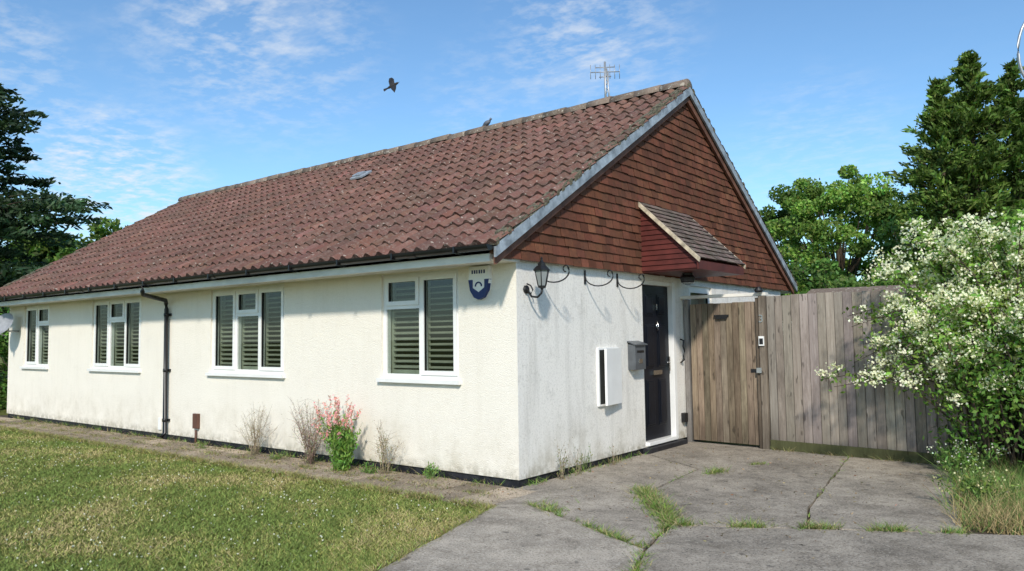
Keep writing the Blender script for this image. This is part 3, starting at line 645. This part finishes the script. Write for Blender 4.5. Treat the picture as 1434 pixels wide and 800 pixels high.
def conifer(name,base,H,R,prof,nb,per,leaf,col,rise,droop,z0=.3,wid=.22,fp=.85,shade=.3):
    e=empty(name); e.location=base; mb=MB(); mb.tube([(0,0,0),(0,0,H*.5),(0,0,H*.97)],[.22,.13,.02],'bark',8)
    P=[];C=[];D=[]
    for i in range(nb):
        f=random.random()**fp; z=z0+(H-z0)*f; L=R*prof(f)*random.uniform(.5,1.12)*(1 if random.random()>.10 else 1.3); a=random.uniform(0,6.283)
        d=np.array([math.cos(a),math.sin(a),0]); k=int(per*(.35+L/R)); s=rng.uniform(.15,1,k)**.7
        pos=np.array([0,0,z])[None]+d[None]*(L*s)[:,None]; pos[:,2]+=L*(rise*s-droop*s*s)
        w_=wid*L*(1.05-s)+.04; pos+=rng.normal(0,1,(k,3))*w_[:,None]*np.array([1,1,.6])
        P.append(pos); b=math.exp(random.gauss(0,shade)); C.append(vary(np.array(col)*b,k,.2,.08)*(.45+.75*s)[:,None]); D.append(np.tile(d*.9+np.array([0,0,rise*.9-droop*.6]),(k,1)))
        if i%5==0: mb.tube([(0,0,z),(d[0]*L*.5,d[1]*L*.5,z+L*(rise*.5-droop*.25)),(d[0]*L*.9,d[1]*L*.9,z+L*(rise*.9-droop*.81))],[.03,.02,.006],'bark',4)
    mb.obj('trunk',e); P=np.concatenate(P);C=np.concatenate(C);D=np.concatenate(D)
    leaves('foliage',P,leaf*rng.uniform(.5,1.4,len(P)),leaf*.36,C,parent=e,D=D,rand=.8); return e
pr=lambda f:(1-f)**.85*(.95+.2*math.sin(f*11))+.05
G1=(.115,.175,.04)
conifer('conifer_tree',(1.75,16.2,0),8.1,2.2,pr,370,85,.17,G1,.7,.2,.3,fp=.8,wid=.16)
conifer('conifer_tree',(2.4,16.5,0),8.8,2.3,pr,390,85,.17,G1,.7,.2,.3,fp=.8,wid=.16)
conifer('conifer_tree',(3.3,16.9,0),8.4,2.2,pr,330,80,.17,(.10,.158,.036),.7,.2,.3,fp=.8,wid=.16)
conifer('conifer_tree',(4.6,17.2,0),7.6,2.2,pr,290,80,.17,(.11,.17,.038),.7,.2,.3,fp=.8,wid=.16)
pl=lambda f:(1-f)**.6*(.76+.24*math.sin(f*19))+.05
conifer('cedar_tree',(-24.8,2.2,0),11.2,5.8,pl,360,110,.27,(.036,.064,.032),.30,.18,1.5,wid=.11)
clump_tree('deciduous_tree',(-2.6,22.5,0),7.6,(0,0,4.8),(2.3,2.3,2.7),125,240,.15,(.165,.265,.055),5,.46)
clump_tree('deciduous_tree',(.4,21.5,0),6.6,(0,0,3.6),(2.0,2.0,2.4),70,220,.16,(.13,.21,.045),6,.5)
clump_tree('deciduous_tree',(-5.6,27,0),7.6,(0,0,5.0),(1.6,1.8,2.7),45,200,.20,(.11,.19,.04),8,.5)
clump_tree('garden_shrub',(2.6,11.0,0),3,(0,0,1.5),(1.5,1.3,1.45),40,200,.12,(.14,.25,.045),9,.4,.06)
clump_tree('garden_shrub',(-.3,13.0,0),3,(0,0,1.7),(1.6,1.3,1.7),40,200,.13,(.10,.18,.04),10,.4,.06)
clump_tree('garden_shrub',(5.2,9.5,0),3,(0,0,2.0),(1.8,1.6,2.2),50,200,.13,(.12,.22,.04),11,.45,.06)
for i,(x,y,h,rx) in enumerate(((-34.5,6.0,7.2,3.4),(-31.5,9.6,7.2,3.0),(-29.0,13.4,6.8,2.6),(-38,2,7,3.5))):
    clump_tree('background_tree',(x,y,0),h,(0,0,h*.55),(rx,rx,h*.42),80,190,.32,[(.06,.11,.025),(.085,.14,.03),(.085,.15,.03),(.055,.10,.025)][i],20+i,.8)
clump_tree('background_tree',(-24.0,17.0,0),8.2,(0,0,5.9),(1.3,1.3,2.1),22,120,.22,(.11,.19,.04),31,.42)
clump_tree('garden_hedge',(-16.6,1.2,0),2.2,(0,0,1.1),(1.2,2.6,1.2),60,220,.10,(.09,.17,.035),33,.4,.05)
# white flowering bush
bush=empty('white_flowering_bush'); B0=np.array([4.35,3.35,0.]); P=[];C=[];FP=[];mb=MB()
for i in range(200):
    a=random.uniform(0,6.283) if random.random()<.65 else random.gauss(math.pi,.5); bx_=B0+np.array([random.gauss(0,.3),random.gauss(0,.15),0])
    reach=random.uniform(.3,1.9); up=random.uniform(1.2,2.95)
    d=np.array([math.cos(a)*reach*1.0,math.sin(a)*reach*.55,0]); 
    if d[1]>.35: d[1]*=.5
    fall=random.uniform(.1,.6)*reach*.9
    p1=bx_+d*.35+np.array([0,0,up*1.08]); p2=bx_+d+np.array([0,0,max(.7,up-fall)])
    nl=105; t=rng.uniform(.18,1,nl)[:,None]; q=bx_*(1-t)**2+2*p1*t*(1-t)+p2*t*t
    q=q+rng.normal(0,.055,q.shape); P.append(q); b=math.exp(random.gauss(0,.3)); C.append(vary(np.array((.16,.265,.052))*b,nl,.22,.1))
    ts=[0,.25,.5,.75,1]; mb.tube([tuple(bx_*(1-t_)**2+2*p1*t_*(1-t_)+p2*t_*t_) for t_ in ts],[.012,.01,.007,.005,.003],'bark',4)
    pf=.9 if (d[0]<0.2 or up>2.2) else .3
    if random.random()<pf:
        for c in range(random.randint(5,9)):
            t_=random.uniform(.5,1.0); q0=bx_*(1-t_)**2+2*p1*t_*(1-t_)+p2*t_*t_+rng.normal(0,.05,3); FP.append(q0+rng.normal(0,1,(28,3))*np.array([.042,.042,.026])*random.uniform(.6,1.4)+np.array([0,-.03,.04]))
for i in range(60):
    c=B0+np.array([random.uniform(-.75,1.3),random.uniform(-.9,.1),random.uniform(.3,1.6)]); P.append(c+rng.normal(0,.16,(100,3))); C.append(vary(np.array((.11,.20,.04))*math.exp(random.gauss(0,.3)),100,.2,.1))
mb.obj('canes',bush); P=np.concatenate(P);C=np.concatenate(C)
leaves('leaves',P,rng.uniform(.045,.085,len(P)),rng.uniform(.025,.04,len(P)),C,parent=bush)
FP=np.concatenate(FP); leaves('blossom',FP,rng.uniform(.022,.040,len(FP)),.028,vary((.88,.85,.66),len(FP),.08,.03),'petal',parent=bush)
n=11000; x=rng.normal(4.15,.36,n); y=rng.uniform(.65,3.7,n); x+=(3.7-y)*.02; k=(x>3.40+(3.8-y)*.17+rng.normal(0,.08,n)); x=x[k];y=y[k];n=len(x)
dryp=np.clip(.8-(y-.6)*.4,.1,.8); col=np.where((rng.uniform(0,1,n)<dryp)[:,None],[[.38,.29,.14]],[[.14,.22,.055]])*np.exp(rng.normal(0,.28,(n,1)))
blades('overgrown_verge_grass',np.stack([x,y,np.zeros(n)],1),rng.uniform(.06,.34,n)*(.6+.2*y/2),rng.uniform(.005,.011,n),col,.7)
stems('verge_weed',(3.75,2.6,0),24,.5,.45,'gstem',(.15,.25,.06),30,.06,(.6,.6,.5),5,.02,.8)
stems('verge_weed',(3.95,1.5,0),24,.4,.45,'gstem',(.17,.25,.06),28,.06,(.6,.55,.3),4,.02,.8)
stems('verge_weed',(3.55,3.3,0),24,.45,.4,'gstem',(.14,.24,.06),30,.06)
# ------------------------------------------------------------------ birds
bird=empty('flying_bird',(-13.06,10.57,9.8)); bird.rotation_euler=(.95,-.45,.55); mb=MB()
mb.lathe((0,0,0),[(.004,-.24),(.03,-.18),(.055,-.06),(.06,.04),(.04,.12),(.035,.15),(.03,.18),(.008,.21),(.002,.26)],'feather',10,axis=Matrix.Rotation(math.pi/2,3,'Y'))
for s in(1,-1):
    mb.add([(.08,.03*s,.02),(.12,.2*s,.07),(.07,.36*s,.06),(-.03,.46*s,.02),(-.05,.36*s,.04),(-.08,.25*s,.05),(-.10,.04*s,.02)],[(0,1,2,3,4,5,6)],'feather')
mb.add([(-.15,.03,0),(-.15,-.03,0),(-.33,-.08,0),(-.35,0,0),(-.33,.08,0)],[(0,1,2,3,4)],'feather'); mb.obj('body',bird)
pg=empty('pigeon',(-3.82,4.16,5.48)); pg.scale=(.72,.72,.72); mb=MB(); Ax=Matrix.Rotation(math.radians(65),3,'Y')
mb.lathe((0,0,0),[(.01,-.20),(.03,-.13),(.06,-.05),(.065,.02),(.045,.09),(.03,.12)],'pigeon',10,axis=Ax); mb.lathe((.13,0,.09),[(.005,-.04),(.028,-.02),(.03,.005),(.015,.03)],'pigeon',8); mb.tube([(.15,0,.09),(.19,0,.08)],[.008,.002],'iron',5)
for s in(.02,-.02): mb.tube([(.02,s,-.04),(.02,s,-.11)],.005,'brown',4)
mb.obj('body',pg)
# street lamp: swan-neck arm
lamp=empty('street_lamp'); mb=MB(); h=Vector((.79,.61,0)); b0=Vector((4.29,7.85,0))
mb.tube([b0,b0+Vector((0,0,1.2)),b0+Vector((0,0,1.25)),b0+Vector((0,0,5.35))],[.07,.07,.045,.035],'galv',10)
arc=[b0+Vector((0,0,5.35))]
for k in range(1,14):
    a=math.pi*k/13; arc.append(b0+h*(-.34*math.sin(a)+.1*(k/13))+Vector((0,0,5.35+.60*(1-math.cos(a)))))
arc.append(arc[-1]+h*.5); mb.tube(arc,.022,'galv',8); e_=arc[-1]; mb.lathe(e_-Vector((0,0,.05)),[(.05,-.06),(.12,-.04),(.14,.02),(.06,.08)],'galv',10); mb.obj('column_and_arm',lamp)
# ------------------------------------------------------------------ SKY, SUN, CAMERA
w=bpy.data.worlds.new('World'); S.world=w; w.use_nodes=True; nt=w.node_tree; nt.nodes.clear()
SUN=Vector((.46,-.68,.59)).normalized(); el=math.asin(SUN.z); az=math.atan2(SUN.x,SUN.y)
sky=N(nt,'ShaderNodeTexSky',sky_type='NISHITA'); sky.sun_disc=False; sky.sun_elevation=el; sky.sun_rotation=az; sky.air_density=1.0; sky.dust_density=.4; sky.ozone_density=1.8
tc=N(nt,'ShaderNodeTexCoord'); sep=N(nt,'ShaderNodeSeparateXYZ'); nt.links.new(tc.outputs['Generated'],sep.inputs[0])
zc=mul(nt,mul(nt,sep.outputs['Z'],.06,'ADD'),.02,'MAXIMUM')
cb=N(nt,'ShaderNodeCombineXYZ'); nt.links.new(mul(nt,sep.outputs['X'],zc,'DIVIDE'),cb.inputs[0]); nt.links.new(mul(nt,sep.outputs['Y'],zc,'DIVIDE'),cb.inputs[1])
mp=N(nt,'ShaderNodeMapping'); nt.links.new(cb.outputs[0],mp.inputs[0]); mp.inputs['Rotation'].default_value=(0,0,.7); mp.inputs['Scale'].default_value=(.8,1.8,1)
fine=noise(nt,mp.outputs[0],2.0,5,.68,.50,.80); puff=noise(nt,cb.outputs[0],11,4,.6,.45,.66)
tot=None
for D,cw,am in(((-.843,.582,.395),.014,.80),((-.93,.52,.43),.009,.5),((-.497,.85,.398),.010,.8),((-.56,.85,.45),.007,.6),((-1.023,.46,.185),.009,1.9),((-.627,.757,.308),.005,.5),((-.285,1.028,.227),.008,.5),((-1.1,.36,.36),.004,.9)):
    D=Vector(D).normalized(); dp=N(nt,'ShaderNodeVectorMath',operation='DOT_PRODUCT'); dp.inputs[1].default_value=D; nt.links.new(tc.outputs['Generated'],dp.inputs[0])
    r=N(nt,'ShaderNodeMapRange',interpolation_type='SMOOTHSTEP'); r.inputs['From Min'].default_value=1-cw; r.inputs['From Max'].default_value=1.0; r.inputs['To Max'].default_value=am; nt.links.new(dp.outputs['Value'],r.inputs['Value'])
    tot=r.outputs[0] if tot is None else mul(nt,tot,r.outputs[0],'ADD')
tot=mul(nt,tot,.02,'ADD')
cl=mul(nt,tot,mul(nt,mul(nt,fine,.8),mul(nt,puff,.45),'ADD')); cl=mul(nt,mul(nt,cl,.66),.75,'MINIMUM')
skc=mix(nt,1.0,sky.outputs[0],(.86,1.10,1.22),'MULTIPLY')
bg=N(nt,'ShaderNodeBackground'); bg.inputs['Strength'].default_value=.145
nt.links.new(mix(nt,cl,skc,(6.0,6.2,6.4)),bg.inputs['Color']); out=N(nt,'ShaderNodeOutputWorld'); nt.links.new(bg.outputs[0],out.inputs[0])
sl=bpy.data.lights.new('sun','SUN'); sl.energy=4.0; sl.angle=math.radians(4); sl.color=(1,.935,.84); so=bpy.data.objects.new('sun',sl); so.rotation_euler=(-SUN).to_track_quat('-Z','Y').to_euler(); so.location=SUN*50; S.collection.objects.link(so)
R=Vector((0.7894,0.6137,-0.0140));U=Vector((0.0513,-0.0433,0.9978));F=Vector((-0.6117,0.7884,0.0657))
F.normalize(); R=F.cross(U).normalized(); U=R.cross(F)
cam=bpy.data.cameras.new('camera'); cam.sensor_width=36; cam.lens=26.96; cam.clip_end=2000; co=bpy.data.objects.new('camera',cam)
co.matrix_world=Matrix(((R.x,U.x,-F.x,4.96),(R.y,U.y,-F.y,-6.47),(R.z,U.z,-F.z,1.6),(0,0,0,1))); S.collection.objects.link(co); S.camera=co
